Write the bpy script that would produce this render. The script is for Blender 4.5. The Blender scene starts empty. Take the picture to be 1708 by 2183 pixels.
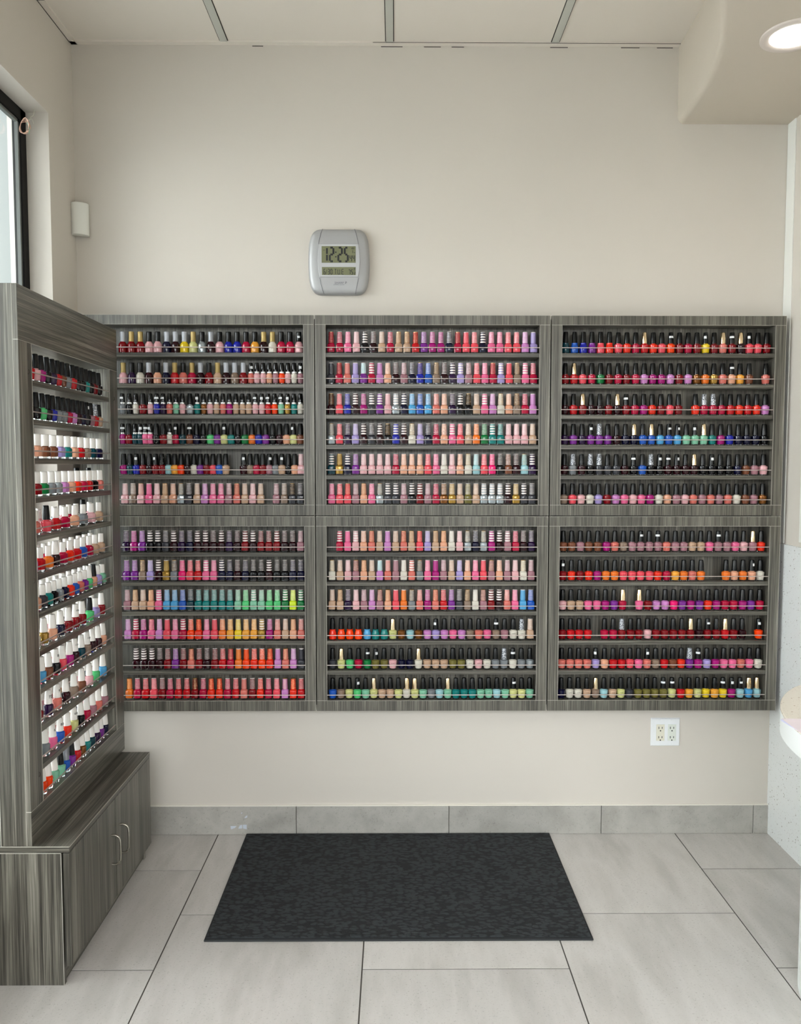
import bpy, math, random
from mathutils import Matrix, Vector
random.seed(7)
S = bpy.context.scene
C = S.collection
# ------------------------------------------------------------------ camera
cam = bpy.data.cameras.new('camera'); co = bpy.data.objects.new('camera', cam); C.objects.link(co)
cam.sensor_fit = 'HORIZONTAL'; cam.sensor_width = 36.0; cam.lens = 36.0 * 1700.0 / 1708.0
cam.clip_start = 0.05; cam.clip_end = 100
rt = Vector((0.999975, -0.007041, 0.00069)); up = Vector((-0.000261, 0.060727, 0.998154)); fw = Vector((0.00707, 0.99813, -0.060723))
m = Matrix((rt, up, -fw)).transposed().to_4x4()
m.translation = Vector((-0.21665, -3.11672, 1.48111))
co.matrix_world = m
S.camera = co
# ------------------------------------------------------------------ exposure, world, daylight
S.view_settings.view_transform = 'Standard'
S.view_settings.look = 'None'
S.view_settings.gamma = 1.0
S.view_settings.exposure = 0.0
S.view_settings.use_curve_mapping = False
w = bpy.data.worlds.new('sky'); S.world = w; w.use_nodes = True
bg = w.node_tree.nodes['Background']
bg.inputs[0].default_value = (0.85, 0.92, 0.92, 1); bg.inputs[1].default_value = 0.95

def area(name, loc, rot, sx, sy, power, col):
    l = bpy.data.lights.new(name, 'AREA'); l.shape = 'RECTANGLE'; l.size = sx; l.size_y = sy
    l.energy = power; l.color = col
    o = bpy.data.objects.new(name, l); C.objects.link(o); o.location = loc; o.rotation_euler = rot
    return o
# sky seen through the storefront behind the camera (its head cuts it off for the upper wall) and a strip of bright street outside, added to fit the wall's gradient
area('daylight_sky', (-0.5, -8.2, 4.2), (math.radians(75), 0, 0), 6.0, 3.4, 596, (0.91, 0.96, 1.0))
area('daylight_street', (-1.4, -8.0, 2.5), (math.radians(90), 0, 0), 6.0, 0.6, 84, (1.0, 0.98, 0.95))
# daylight through the left window: sky from further out, glow close to the glass, bounce off the pavement
area('daylight_side_sky', (-5.5, -2.5, 2.6), (math.radians(90), 0, math.radians(-90)), 5.0, 3.0, 756, (0.97, 0.975, 1.0))
area('daylight_side_window', (-1.75, -1.65, 1.5), (math.radians(90), 0, math.radians(-90)), 2.6, 2.0, 42, (0.94, 0.98, 1.0))
area('daylight_side_pavement', (-2.6, -1.6, 0.1), (math.radians(150), 0, math.radians(-90)), 2.6, 1.4, 12, (1.0, 0.96, 0.90))

# ------------------------------------------------------------------ materials
def srgb(h):
    h = h.lstrip('#'); v = [int(h[i:i+2], 16) / 255 for i in (0, 2, 4)]
    return tuple((c / 12.92 if c <= 0.04045 else ((c + 0.055) / 1.055) ** 2.4) for c in v) + (1,)
def mat(name, col, rough=0.5, metal=0.0, coat=0.0, **kw):
    M = bpy.data.materials.new(name); M.use_nodes = True
    b = M.node_tree.nodes['Principled BSDF']
    b.inputs['Base Color'].default_value = srgb(col) if isinstance(col, str) else col
    b.inputs['Roughness'].default_value = rough; b.inputs['Metallic'].default_value = metal
    b.inputs['Coat Weight'].default_value = coat; b.inputs['Coat Roughness'].default_value = 0.05
    for k, v in kw.items(): b.inputs[k.replace('_', ' ')].default_value = v
    return M
def N(M, t, **kw):
    n = M.node_tree.nodes.new(t)
    for k, v in kw.items(): setattr(n, k, v)
    return n
def L(M, a, b): M.node_tree.links.new(a, b)
def bsdf(M): return M.node_tree.nodes['Principled BSDF']
def ramp(M, stops):
    r = N(M, 'ShaderNodeValToRGB'); e = r.color_ramp.elements
    e[0].position, e[0].color = stops[0][0], srgb(stops[0][1])
    e[1].position, e[1].color = stops[-1][0], srgb(stops[-1][1])
    for p, c in stops[1:-1]:
        x = e.new(p); x.color = srgb(c)
    return r
def noise(M, vec, scale, detail=2, rough=0.5, dim='3D'):
    n = N(M, 'ShaderNodeTexNoise'); n.inputs['Scale'].default_value = scale
    n.inputs['Detail'].default_value = detail; n.inputs['Roughness'].default_value = rough
    if vec is not None: L(M, vec, n.inputs['Vector'])
    return n
def mapping(M, sc, rot=(0, 0, 0), src='Object'):
    t = N(M, 'ShaderNodeTexCoord'); mp = N(M, 'ShaderNodeMapping'); mp.inputs['Scale'].default_value = sc
    mp.inputs['Rotation'].default_value = rot
    L(M, t.outputs[src], mp.inputs['Vector']); return mp.outputs['Vector']
def math_(M, op, a, b=None):
    n = N(M, 'ShaderNodeMath', operation=op)
    for i, v in enumerate((a, b)):
        if v is None: continue
        if isinstance(v, (int, float)): n.inputs[i].default_value = v
        else: L(M, v, n.inputs[i])
    return n.outputs[0]
def bump(M, h, strength, dist=0.001):
    b = N(M, 'ShaderNodeBump'); b.inputs['Strength'].default_value = strength; b.inputs['Distance'].default_value = dist
    L(M, h, b.inputs['Height']); L(M, b.outputs[0], bsdf(M).inputs['Normal'])

def laminate(name, axis, warm=0):
    """streaky grey wood laminate, grain running along one axis"""
    M = mat(name, '787468', 0.34)
    fine = [330, 330, 330]; mid = [95, 95, 95]; broad = [20, 20, 20]
    for s, k in ((fine, 4.0), (mid, 0.9), (broad, 0.35)): s[axis] = k
    a = noise(M, mapping(M, fine), 1.0, 3, 0.65).outputs[0]
    b = noise(M, mapping(M, mid), 1.0, 2, 0.6).outputs[0]
    c = noise(M, mapping(M, broad), 1.0, 2, 0.5).outputs[0]
    s = math_(M, 'ADD', math_(M, 'ADD', math_(M, 'MULTIPLY', a, 0.50), math_(M, 'MULTIPLY', b, 0.32)), math_(M, 'MULTIPLY', c, 0.30))
    r = ramp(M, [(0.38, '1C1A16'), (0.48, '3B3832'), (0.56, '57544B'), (0.65, '78746A'), (0.78, 'A39E94')])
    L(M, s, r.inputs[0]); L(M, r.outputs[0], bsdf(M).inputs['Base Color'])
    bump(M, a, 0.12, 0.0005)
    return M
LAM_Z = laminate('laminate_vertical', 2); LAM_X = laminate('laminate_along_x', 0); LAM_Y = laminate('laminate_along_y', 1)
EDGE = mat('laminate_edge', 'B8B3A8', 0.4)

def paint(name, col, rough=0.75):
    M = mat(name, col, rough)
    n = noise(M, mapping(M, (1, 1, 1)), 380, 3)
    n2 = noise(M, mapping(M, (1, 1, 1)), 1.6, 3)
    r = N(M, 'ShaderNodeMixRGB'); r.blend_type = 'MULTIPLY'; r.inputs[0].default_value = 0.05
    r.inputs[1].default_value = srgb(col); L(M, n2.outputs[0], r.inputs[2]); L(M, r.outputs[0], bsdf(M).inputs['Base Color'])
    bump(M, n.outputs[0], 0.08, 0.0006)
    return M
WALL = paint('wall_paint', 'D2CBC1'); CEIL = paint('ceiling_panel', 'E3DBD0', 0.9); SOFF = paint('soffit_paint', 'C8BEAF')
BAR = mat('ceiling_bar_grey', 'BFBFB6', 0.5); WTRIM = mat('white_trim', 'E6E6E0', 0.45); CAULK = mat('caulk_white', 'E4DFD4', 0.6)
GAPM = mat('dark_gap', '2A2420', 0.9)
def stone(name, lo, hi, speck, rough):
    M = mat(name, lo, rough)
    v = mapping(M, (1, 1, 1))
    geo = N(M, 'ShaderNodeNewGeometry')
    off = N(M, 'ShaderNodeVectorMath', operation='SCALE'); off.inputs[0].default_value = (7.3, 3.1, 5.7)
    L(M, geo.outputs['Random Per Island'], off.inputs['Scale'])
    ad = N(M, 'ShaderNodeVectorMath', operation='ADD'); L(M, v, ad.inputs[0]); L(M, off.outputs[0], ad.inputs[1])
    mp = N(M, 'ShaderNodeMapping'); mp.inputs['Rotation'].default_value = (0, 0.3, 0.5); mp.inputs['Scale'].default_value = (3.4, 0.9, 3.4)
    L(M, ad.outputs[0], mp.inputs['Vector'])
    n = noise(M, mp.outputs[0], 1.5, 6, 0.6)
    r = ramp(M, [(0.34, lo), (0.52, hi), (0.66, lo)])
    L(M, n.outputs[0], r.inputs[0])
    isl = math_(M, 'ADD', math_(M, 'MULTIPLY', geo.outputs['Random Per Island'], 0.10), 0.93)
    mul = N(M, 'ShaderNodeMixRGB'); mul.blend_type = 'MULTIPLY'; mul.inputs[0].default_value = 1
    L(M, r.outputs[0], mul.inputs[1]); L(M, isl, mul.inputs[2])
    sp = noise(M, v, 150, 3, 0.7); sr = N(M, 'ShaderNodeValToRGB')
    sr.color_ramp.elements[0].position = 0.59; sr.color_ramp.elements[1].position = 0.67
    L(M, sp.outputs[0], sr.inputs[0])
    big = noise(M, v, 9, 3); msk = math_(M, 'MULTIPLY', sr.outputs[0], math_(M, 'MULTIPLY', big.outputs[0], 0.9))
    mx = N(M, 'ShaderNodeMixRGB'); L(M, msk, mx.inputs[0]); L(M, mul.outputs[0], mx.inputs[1]); mx.inputs[2].default_value = srgb(speck)
    L(M, mx.outputs[0], bsdf(M).inputs['Base Color'])
    rr = math_(M, 'ADD', math_(M, 'MULTIPLY', sp.outputs[0], 0.12), rough)
    L(M, rr, bsdf(M).inputs['Roughness'])
    return M
TILE = stone('porcelain_tile', 'B8B3AD', 'C8C3BE', '8A847C', 0.15)
BTILE = stone('porcelain_skirting', '9E9B94', 'B0ADA6', '76736C', 0.24)
GROUT = mat('grout', '45403B', 0.9)
def quartz(name, base, s1, s2):
    M = mat(name, base, 0.25)
    v = mapping(M, (1, 1, 1))
    def spots(scale, thr, seed):
        mp = N(M, 'ShaderNodeMapping'); mp.inputs['Location'].default_value = (seed, seed, seed); L(M, v, mp.inputs['Vector'])
        dn = noise(M, v, scale * 2.5, 2)
        vo = N(M, 'ShaderNodeTexVoronoi'); vo.inputs['Scale'].default_value = scale; L(M, mp.outputs[0], vo.inputs['Vector'])
        wn = N(M, 'ShaderNodeTexWhiteNoise'); L(M, vo.outputs['Position'], wn.inputs['Vector'])
        return math_(M, 'MULTIPLY', math_(M, 'LESS_THAN', math_(M, 'ADD', vo.outputs['Distance'], math_(M, 'MULTIPLY', dn.outputs[0], 0.5)), 0.46), math_(M, 'GREATER_THAN', wn.outputs['Value'], thr))
    mx = N(M, 'ShaderNodeMixRGB'); mx.inputs[1].default_value = srgb(base); mx.inputs[2].default_value = srgb(s1); L(M, spots(150, 0.62, 0), mx.inputs[0])
    m2 = N(M, 'ShaderNodeMixRGB'); L(M, mx.outputs[0], m2.inputs[1]); m2.inputs[2].default_value = srgb(s2); L(M, spots(85, 0.78, 3.7), m2.inputs[0])
    L(M, m2.outputs[0], bsdf(M).inputs['Base Color'])
    return M
QUARTZ = quartz('speckled_quartz', 'E4E6E5', 'C3C2BD', 'A09D96'); CQUARTZ = quartz('warm_lit_quartz', 'E9DFCF', 'C8B8A2', 'A08C72')
def matmat():
    M = mat('charcoal_mat_pile', '2B2C2D', 0.95)
    v = mapping(M, (1, 1, 1))
    w1 = noise(M, v, 35, 2); ad = N(M, 'ShaderNodeVectorMath', operation='MULTIPLY_ADD'); ad.inputs[1].default_value = (0.012, 0.012, 0); L(M, w1.outputs[1], ad.inputs[0]); L(M, v, ad.inputs[2])
    mp = N(M, 'ShaderNodeMapping'); mp.inputs['Scale'].default_value = (46, 88, 1); L(M, ad.outputs[0], mp.inputs['Vector'])
    vo = N(M, 'ShaderNodeTexVoronoi'); vo.inputs['Scale'].default_value = 1.0; vo.inputs['Randomness'].default_value = 0.8; L(M, mp.outputs[0], vo.inputs['Vector'])
    n = noise(M, v, 700, 3, 0.7)
    pit = N(M, 'ShaderNodeMapRange'); pit.inputs[1].default_value = 0.42; pit.inputs[2].default_value = 0.68; pit.inputs[3].default_value = 1.0; pit.inputs[4].default_value = 0.0
    L(M, vo.outputs['Distance'], pit.inputs[0])
    h = math_(M, 'ADD', pit.outputs[0], math_(M, 'MULTIPLY', n.outputs[0], 0.6))
    r = ramp(M, [(0.05, '0C0D0E'), (0.55, '26292B'), (1.0, '33373A')]); L(M, math_(M, 'MULTIPLY', h, 0.75), r.inputs[0])
    L(M, r.outputs[0], bsdf(M).inputs['Base Color']); bump(M, h, 1.0, 0.005)
    return M
MATP = matmat(); MATB = mat('charcoal_mat_rubber', '26282A', 0.8)
CHROME = mat('brushed_rail', 'D2C6C0', 0.35, 0.7); NICKEL = mat('satin_nickel', 'A39E92', 0.3, 1.0)
BLACKFR = mat('black_window_frame', '0C0A09', 0.6, Specular_IOR_Level=0.25)
PLW = mat('white_plastic', 'E9EBEC', 0.35); PLI = mat('ivory_plastic', 'E0DCCB', 0.35); HOLE = mat('slot_black', '0A0A0A', 0.6)
SILV = mat('silver_plastic', 'A8A8A8', 0.5, 0.35, 0.1); SILV2 = mat('silver_plastic_light', 'B4B5B6', 0.5, 0.25); LCD = mat('lcd_olive', '747658', 0.25, 0, 0.4); INK = mat('lcd_ink', '14181A', 0.5); SEAM = mat('clock_seam', '5A5C62', 0.5)
LOGO = mat('logo_ink', '6A6C72', 0.5); PENINK = mat('pen_ink', '1A1818', 0.6)
GLASS = mat('window_glass', 'F4FAF8', 0.0, Transmission_Weight=1.0, IOR=1.45)
BGLASS = mat('clear_bottle_glass', 'FFFFFF', 0.02, Transmission_Weight=1.0, IOR=1.35)
LENS = bpy.data.materials.new('lamp_lens'); LENS.use_nodes = True
LENS.node_tree.nodes.clear(); e_ = LENS.node_tree.nodes.new('ShaderNodeEmission'); o_ = LENS.node_tree.nodes.new('ShaderNodeOutputMaterial')
e_.inputs[0].default_value = (1, 0.96, 0.9, 1); e_.inputs[1].default_value = 14; LENS.node_tree.links.new(e_.outputs[0], o_.inputs[0])
PAPER = mat('pale_paper', 'DDDCF4', 0.7); PAPER2 = mat('pink_white_paper', 'EBDDE2', 0.7)

# ------------------------------------------------------------------ mesh helpers
class MB:
    def __init__(s): s.v = []; s.f = []; s.mi = []
    def add(s, vs, fs, mi=0):
        k = len(s.v); s.v += [tuple(v) for v in vs]
        s.f += [tuple(i + k for i in f) for f in fs]
        s.mi += (mi if isinstance(mi, list) else [mi] * len(fs)); return s
    def box(s, a, b, mi=0):
        x0, y0, z0 = a; x1, y1, z1 = b
        return s.add([(x0, y0, z0), (x1, y0, z0), (x1, y1, z0), (x0, y1, z0), (x0, y0, z1), (x1, y0, z1), (x1, y1, z1), (x0, y1, z1)],
                     [(0, 3, 2, 1), (4, 5, 6, 7), (0, 1, 5, 4), (1, 2, 6, 5), (2, 3, 7, 6), (3, 0, 4, 7)], mi)
    def prism(s, pts, z0, z1, mi=0):      # plan polygon (ccw) extruded in z
        n = len(pts)
        return s.add([(x, y, z0) for x, y in pts] + [(x, y, z1) for x, y in pts],
                     [tuple(range(n))[::-1], tuple(range(n, 2 * n))] + [(i, (i + 1) % n, n + (i + 1) % n, n + i) for i in range(n)], mi)
    def prism_y(s, pts, y0, y1, mi=0):    # outline in x,z (ccw seen from -y), extruded towards +y
        n = len(pts)
        return s.add([(x, y0, z) for x, z in pts] + [(x, y1, z) for x, z in pts],
                     [tuple(range(n)), tuple(range(n, 2 * n))[::-1]] + [(i, n + i, n + (i + 1) % n, (i + 1) % n) for i in range(n)], mi)
    def tube(s, pts, r, seg=8, mi=0, closed=False):
        pts = [Vector(p) for p in pts]; n = len(pts); vs = []; fs = []
        for i, p in enumerate(pts):
            if closed: t = pts[(i + 1) % n] - pts[i - 1]
            else: t = pts[min(i + 1, n - 1)] - pts[max(i - 1, 0)]
            t.normalize(); a = Vector((0, 0, 1)) if abs(t.z) < 0.9 else Vector((1, 0, 0))
            u = t.cross(a).normalized(); w_ = t.cross(u)
            for k in range(seg):
                an = 2 * math.pi * k / seg; vs.append(p + u * r * math.cos(an) + w_ * r * math.sin(an))
        m_ = n if closed else n - 1
        for i in range(m_):
            for k in range(seg):
                j = (i + 1) % n
                fs.append((i * seg + k, i * seg + (k + 1) % seg, j * seg + (k + 1) % seg, j * seg + k))
        if not closed: fs += [tuple(range(seg))[::-1], tuple(range((n - 1) * seg, n * seg))]
        return s.add(vs, fs, mi)
    def lathe(s, prof, seg=16, mi=None, c=(0, 0, 0)):
        """prof: (r, z, squareness 0..1); rings joined, ends capped"""
        vs = []; fs = []; ms = []
        for r, z, q in prof:
            for k in range(seg):
                an = 2 * math.pi * (k + 0.5) / seg; cx, cy = math.cos(an), math.sin(an)
                sq = 1.0 / max(abs(cx), abs(cy)); f = 1 + (min(sq, 1.22) - 1) * q
                vs.append((c[0] + r * cx * f, c[1] + r * cy * f, c[2] + z))
        for i in range(len(prof) - 1):
            for k in range(seg):
                fs.append((i * seg + k, i * seg + (k + 1) % seg, (i + 1) * seg + (k + 1) % seg, (i + 1) * seg + k))
                ms.append(mi[i] if mi else 0)
        fs += [tuple(range(seg))[::-1], tuple(range((len(prof) - 1) * seg, len(prof) * seg))]
        ms += [mi[0] if mi else 0, mi[-1] if mi else 0]
        return s.add(vs, fs, ms)
    def mesh(s, name, mats, smooth=0, off=(0, 0, 0)):
        me = bpy.data.meshes.new(name)
        me.from_pydata([(v[0] - off[0], v[1] - off[1], v[2] - off[2]) for v in s.v], [], s.f)
        for M in (mats if isinstance(mats, (list, tuple)) else [mats]): me.materials.append(M)
        me.polygons.foreach_set('material_index', s.mi)
        if smooth:
            me.polygons.foreach_set('use_smooth', [True] * len(s.f)); me.set_sharp_from_angle(angle=math.radians(smooth))
        me.update(); return me
    def build(s, name, mats, parent=None, smooth=0, bevel=0, root=None):
        """root: the world position the part's coordinates are taken from"""
        off = Vector(root if root is not None else (0, 0, 0))
        if parent is not None and root is None:
            p = parent
            while p is not None: off += p.location; p = p.parent
        o = bpy.data.objects.new(name, s.mesh(name, mats, smooth, off)); C.objects.link(o)
        if parent is not None: o.parent = parent
        elif root is not None: o.location = root
        if bevel:
            b = o.modifiers.new('bevel', 'BEVEL'); b.width = bevel; b.segments = 2; b.limit_method = 'ANGLE'; b.harden_normals = False
        return o
def thing(name, label, cat, loc, group=None):
    o = bpy.data.objects.new(name, None); C.objects.link(o); o.location = loc; o.empty_display_size = 0.05
    return tag(o, label, cat, group)
def tag(o, label, cat, group=None):
    o['label'] = label; o['category'] = cat
    if group: o['group'] = group
    return o
def struct(name, mb, mats, label=None, **kw):
    o = mb.build(name, mats, **kw); o['kind'] = 'structure'
    if label: o['label'] = label
    return o
def text_mesh(txt, size, name='writing', ext=0.0002, font_align='CENTER'):
    cu = bpy.data.curves.new(name, 'FONT'); cu.body = txt; cu.size = size; cu.align_x = font_align; cu.align_y = 'CENTER'; cu.extrude = ext
    cu.resolution_u = 2
    o = bpy.data.objects.new(name, cu); C.objects.link(o)
    dg = bpy.context.evaluated_depsgraph_get(); dg.update()
    me = bpy.data.meshes.new_from_object(o.evaluated_get(dg)); bpy.data.objects.remove(o); bpy.data.curves.remove(cu)
    return me

XL, XR, ZC, YB = -1.437, 1.287, 3.063, -4.0
# ------------------------------------------------------------------ the room
struct('wall_back', MB().box((XL - 0.2, 0, 0), (XR + 0.2, 0.12, ZC)), WALL)
# left wall with a deep window opening
wy0, wy1, wz0, wz1 = -3.0, -0.222, 0.30, 2.712
b = MB()
b.box((XL - 0.15, wy1, 0), (XL, 0, ZC)); b.box((XL - 0.15, YB, 0), (XL, wy0, ZC))
b.box((XL - 0.15, wy0, wz1), (XL, wy1, ZC)); b.box((XL - 0.15, wy0, 0), (XL, wy1, wz0))
struct('wall_left', b, WALL)
struct('wall_right', MB().box((XR, YB, 0), (XR + 0.12, 0, ZC)), WALL)
# rear wall with the wide storefront opening the daylight comes through
b = MB(); b.box((XL - .15, YB - 0.1, 2.45), (XR + .1, YB, ZC)); b.box((XL - .15, YB - 0.1, 0), (XR + .1, YB, 0.12))
b.box((1.25, YB - 0.1, 0.12), (XR, YB, 2.45))
struct('wall_rear', b, WALL)
# floor: half-bonded tiles over grout
T, TY, TA, TB = 0.61, 0.5736, 0.2975, 0.2889
b = MB(); g = 0.0021
for k in range(-4, 4):
    x0, x1 = TA + (k - 1) * T, TA + k * T
    offs = TB if k % 2 == 0 else TB + TY / 2
    # column k covers TA+(k-1)T .. TA+kT ; alternate columns are shifted by half a tile
    y = -offs + 2 * TY
    while y > YB:
        ya, yb_ = y - TY, y
        yb2 = min(yb_, 0.0); ya2 = max(ya, YB)
        xa, xb = max(x0, XL - .15), min(x1, XR + .12)
        if yb2 - ya2 > 0.01 and xb - xa > 0.01:
            b.box((xa + g, ya2 + g, -0.012), (xb - g, yb2 - g, 0.0), 0)
        y -= TY
b.box((XL - 0.15, YB, -0.05), (XR + 0.12, 0.0, -0.0012), 1)
struct('floor', b, [TILE, GROUT])
# ceiling: smooth lay-in panels with flat bars
b = MB(); b.box((XL - 0.1, YB, ZC), (XR + 0.1, 0.0, ZC + 0.04), 0)
struct('ceiling', b, CEIL)
n = 1
for xc in (-0.8585, -0.237, 0.386):
    b = MB(); b.box((xc - 0.0135, YB, ZC - 0.004), (xc + 0.0135, -0.004, ZC), 0)
    b.box((xc - 0.0165, YB, ZC - 0.0012), (xc + 0.0165, -0.002, ZC + 0.001), 1)
    struct('trim_%d' % n, b, [BAR, GAPM]); n += 1
b = MB()
for yc in (-1.24, -2.47): b.box((XL, yc - 0.0135, ZC - 0.0035), (0.8, yc + 0.0135, ZC))
struct('trim_4', b, BAR)
b = MB(); b.box((XL, -0.022, ZC - 0.006), (0.86, 0, ZC + .001), 0)           # wall angle at the back
rnd = random.Random(3)
x = XL + 0.02
while x < 0.84:
    d = rnd.uniform(0.02, 0.09)
    if rnd.random() < 0.4: b.box((x, -0.0012, ZC - 0.0105), (x + d, 0.0, ZC - 0.0085), 1)
    x += d + rnd.uniform(0.0, 0.08)
b.box((-0.3, -0.0235, ZC - 0.0055), (0.86, -0.0215, ZC - 0.0045), 1)
struct('trim_5', b, [CEIL, GAPM])
b = MB(); b.box((XL, YB, ZC - 0.006), (XL + 0.022, 0, ZC + .001), 0); b.box((XL, -2.0, ZC - 0.009), (XL + 0.001, -0.02, ZC - 0.0065), 1)
b.box((XL, -0.9, ZC - 0.0065), (XL + 0.0235, -0.898, ZC - .002), 1); b.box((XL, -0.29, ZC - 0.0065), (XL + 0.0235, -0.288, ZC - .002), 1)
struct('trim_6', b, [CEIL, GAPM])
# dropped soffit with a curved side face
ed = [(0.860, 0.0), (0.857, -0.08), (0.850, -0.2), (0.837, -0.345), (0.806, -0.50), (0.765, -0.635), (0.695, -0.81), (0.61, -1.05), (0.53, -1.4), (0.48, -1.9), (0.45, -2.6), (0.45, -4.0)]
def crom(P, k=5):
    out = []
    for i in range(len(P) - 1):
        p0 = P[max(i - 1, 0)]; p1 = P[i]; p2 = P[i + 1]; p3 = P[min(i + 2, len(P) - 1)]
        for j in range(k):
            t = j / k
            out.append(tuple(0.5 * (2 * p1[a] + (p2[a] - p0[a]) * t + (2 * p0[a] - 5 * p1[a] + 4 * p2[a] - p3[a]) * t * t + (3 * p1[a] - p0[a] - 3 * p2[a] + p3[a]) * t ** 3) for a in range(len(p1))))
    out.append(P[-1]); return out
ep = crom(ed)
b = MB(); zs = [(0.0, ZC), (0.0, 2.773 + 0.022), (0.004, 2.773 + 0.012), (0.011, 2.773 + 0.004), (0.022, 2.773), (None, 2.773)]
vs = []; fs = []
for x, y in ep:
    for dx, z in zs: vs.append((x + dx, y, z) if dx is not None else (XR, y, z))
k = len(zs)
for i in range(len(ep) - 1):
    for j in range(k - 1): fs.append((i * k + j, i * k + j + 1, (i + 1) * k + j + 1, (i + 1) * k + j))
b.add(vs, fs)
struct('ceiling_soffit', b, SOFF, label='dropped ceiling soffit with a curved side in the upper right', smooth=50)
# skirting tiles and their white caulk line
b = MB(); edges = [XL, -1.22, -0.61, 0.0, 0.61, 1.22, XR]
b.box((XL, -0.004, 0), (XR, 0, 0.114), 1)
for i in range(len(edges) - 1): b.box((edges[i] + 0.0013, -0.010, 0.001), (edges[i + 1] - 0.0013, -0.002, 0.1145), 0)
b.box((XL, -0.007, 0.1145), (XR, 0, 0.1185), 2)
for pts in ([(-0.873, 0.036), (-0.871, 0.022), (-0.855, 0.028), (-0.848, 0.036)], [(-0.842, 0.025), (-0.826, 0.026), (-0.826, 0.041), (-0.836, 0.038)], [(-0.823, 0.026), (-0.808, 0.022), (-0.808, 0.041), (-0.823, 0.041)], [(-0.818, 0.066), (-0.806, 0.071), (-0.805, 0.080), (-0.812, 0.075)], [(-0.830, 0.085), (-0.826, 0.087), (-0.825, 0.092), (-0.829, 0.090)]):
    b.prism_y(pts, -0.0104, -0.0100, 3)
struct('baseboard_back', b, [BTILE, GROUT, CAULK, mat('tape_residue', 'C4CCD6', 0.5)])
b = MB(); b.box((XL, -0.9, 0), (XL + 0.010, -0.01, 0.1145), 0); b.box((XL, -0.222, 0), (XL + 0.006, 0, 0.118), 0)
struct('baseboard_left', b, BTILE)
# quartz half-height cladding on the right wall, with a cap and white strips above
b = MB(); b.box((1.2795, -2.6, 0.0), (XR, -0.0, 1.172), 0); struct('wall_panel_right', b, QUARTZ, label='pale speckled quartz panel cladding the lower right wall')
b = MB(); b.box((XR - 0.004, -0.062, 1.175), (XR, -0.002, 2.773)); struct('trim_7', b, WTRIM, bevel=0.001)
b = MB(); b.box((XR - 0.006, -0.235, 1.19), (XR, -0.182, 2.2)); struct('trim_8', b, WTRIM, bevel=0.001)
# window in the left wall
b = MB(); fx0, fx1 = XL - 0.115, XL - 0.079; fw_ = 0.042
b.box((fx0, wy1 - fw_, wz0), (fx1, wy1, wz1)); b.box((fx0, wy0, wz0), (fx1, wy0 + fw_, wz1))
b.box((fx0, wy0, wz1 - fw_), (fx1, wy1, wz1)); b.box((fx0, wy0, wz0), (fx1, wy1, wz0 + fw_))
b.box((fx0, -1.66, wz0), (fx1, -1.61, wz1))
win = struct('window_1', b, BLACKFR, label='tall window with a black frame in the left wall', bevel=0.003)
MB().box((fx0 + 0.012, wy0 + 0.03, wz0 + 0.03), (fx0 + 0.018, wy1 - 0.03, wz1 - 0.03)).build('window_pane', GLASS, win)
b = MB(); b.box((fx0 + 0.018, wy1 - fw_ - 0.010, wz0 + .04), (fx0 + 0.030, wy1 - fw_, wz1 - fw_)); b.box((fx0 + 0.018, wy0 + .04, wz1 - fw_ - 0.010), (fx0 + 0.030, wy1 - fw_, wz1 - fw_))
b.build('window_gasket', mat('grey_gasket', '6B6F6C', 0.6), win)

# ------------------------------------------------------------------ wall clock
cx, cz, u = -0.4305, 2.248, 0.0001690
def P(px, py): return (cx + (px - 865) * u, cz - (py - 925) * u)
r = thing('wall_clock', 'silver digital wall clock reading 12:25, hung above the middle rack', 'clock', (cx, 0, cz))
half = [(0, 730), (220, 730), (430, 728), (520, 700), (590, 640), (640, 540), (672, 400), (688, 200), (694, 0)]
outl = [(x, z) for x, z in half] + [(x, -z) for x, z in half[::-1][1:]]
outl = outl + [(-x, z) for x, z in outl[::-1][1:-1]]
outl = crom(outl + [outl[0]], 3)[:-1]
def ring(sc, y, extra=0): return [(cx + x * u * sc, y, cz + z * u * sc) for x, z in outl]
rings = [ring(0.97, 0.0), ring(1.0, -0.006), ring(1.0, -0.014), ring(0.985, -0.021), ring(0.94, -0.027), ring(0.86, -0.0305), ring(0.70, -0.033), ring(0.02, -0.034)]
b = MB(); n_ = len(outl); vs = [v for R_ in rings for v in R_]; fs = []
for i in range(len(rings) - 1):
    for k in range(n_): fs.append((i * n_ + k, i * n_ + (k + 1) % n_, (i + 1) * n_ + (k + 1) % n_, (i + 1) * n_ + k))
fs.append(tuple(range(7 * n_, 8 * n_)))
b.add(vs, fs); b.build('housing', SILV, r, smooth=40)
def quad_y(b, pts, y0, y1, mi=0):
    pts = [P(*p) for p in pts]
    a = sum(pts[i][0] * pts[(i + 1) % len(pts)][1] - pts[(i + 1) % len(pts)][0] * pts[i][1] for i in range(len(pts)))
    if a < 0: pts = pts[::-1]
    b.prism_y(pts, y0, y1, mi)
b = MB(); quad_y(b, [(430, 548), (1300, 548), (1330, 700), (1345, 925), (1330, 1130), (1300, 1277), (440, 1277), (410, 1130), (396, 925), (408, 700)], -0.0375, -0.030)
bez = b.build('display_bezel', SILV2, r, bevel=0.0012)
b = MB(); quad_y(b, [(485, 600), (1250, 600), (1250, 966), (485, 966)], -0.0381, -0.037); s1 = b.build('time_display', LCD, r, bevel=0.0003)
b = MB(); quad_y(b, [(490, 1060), (1250, 1060), (1250, 1236), (490, 1236)], -0.0381, -0.037); s2 = b.build('date_display', LCD, r, bevel=0.0003)
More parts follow.
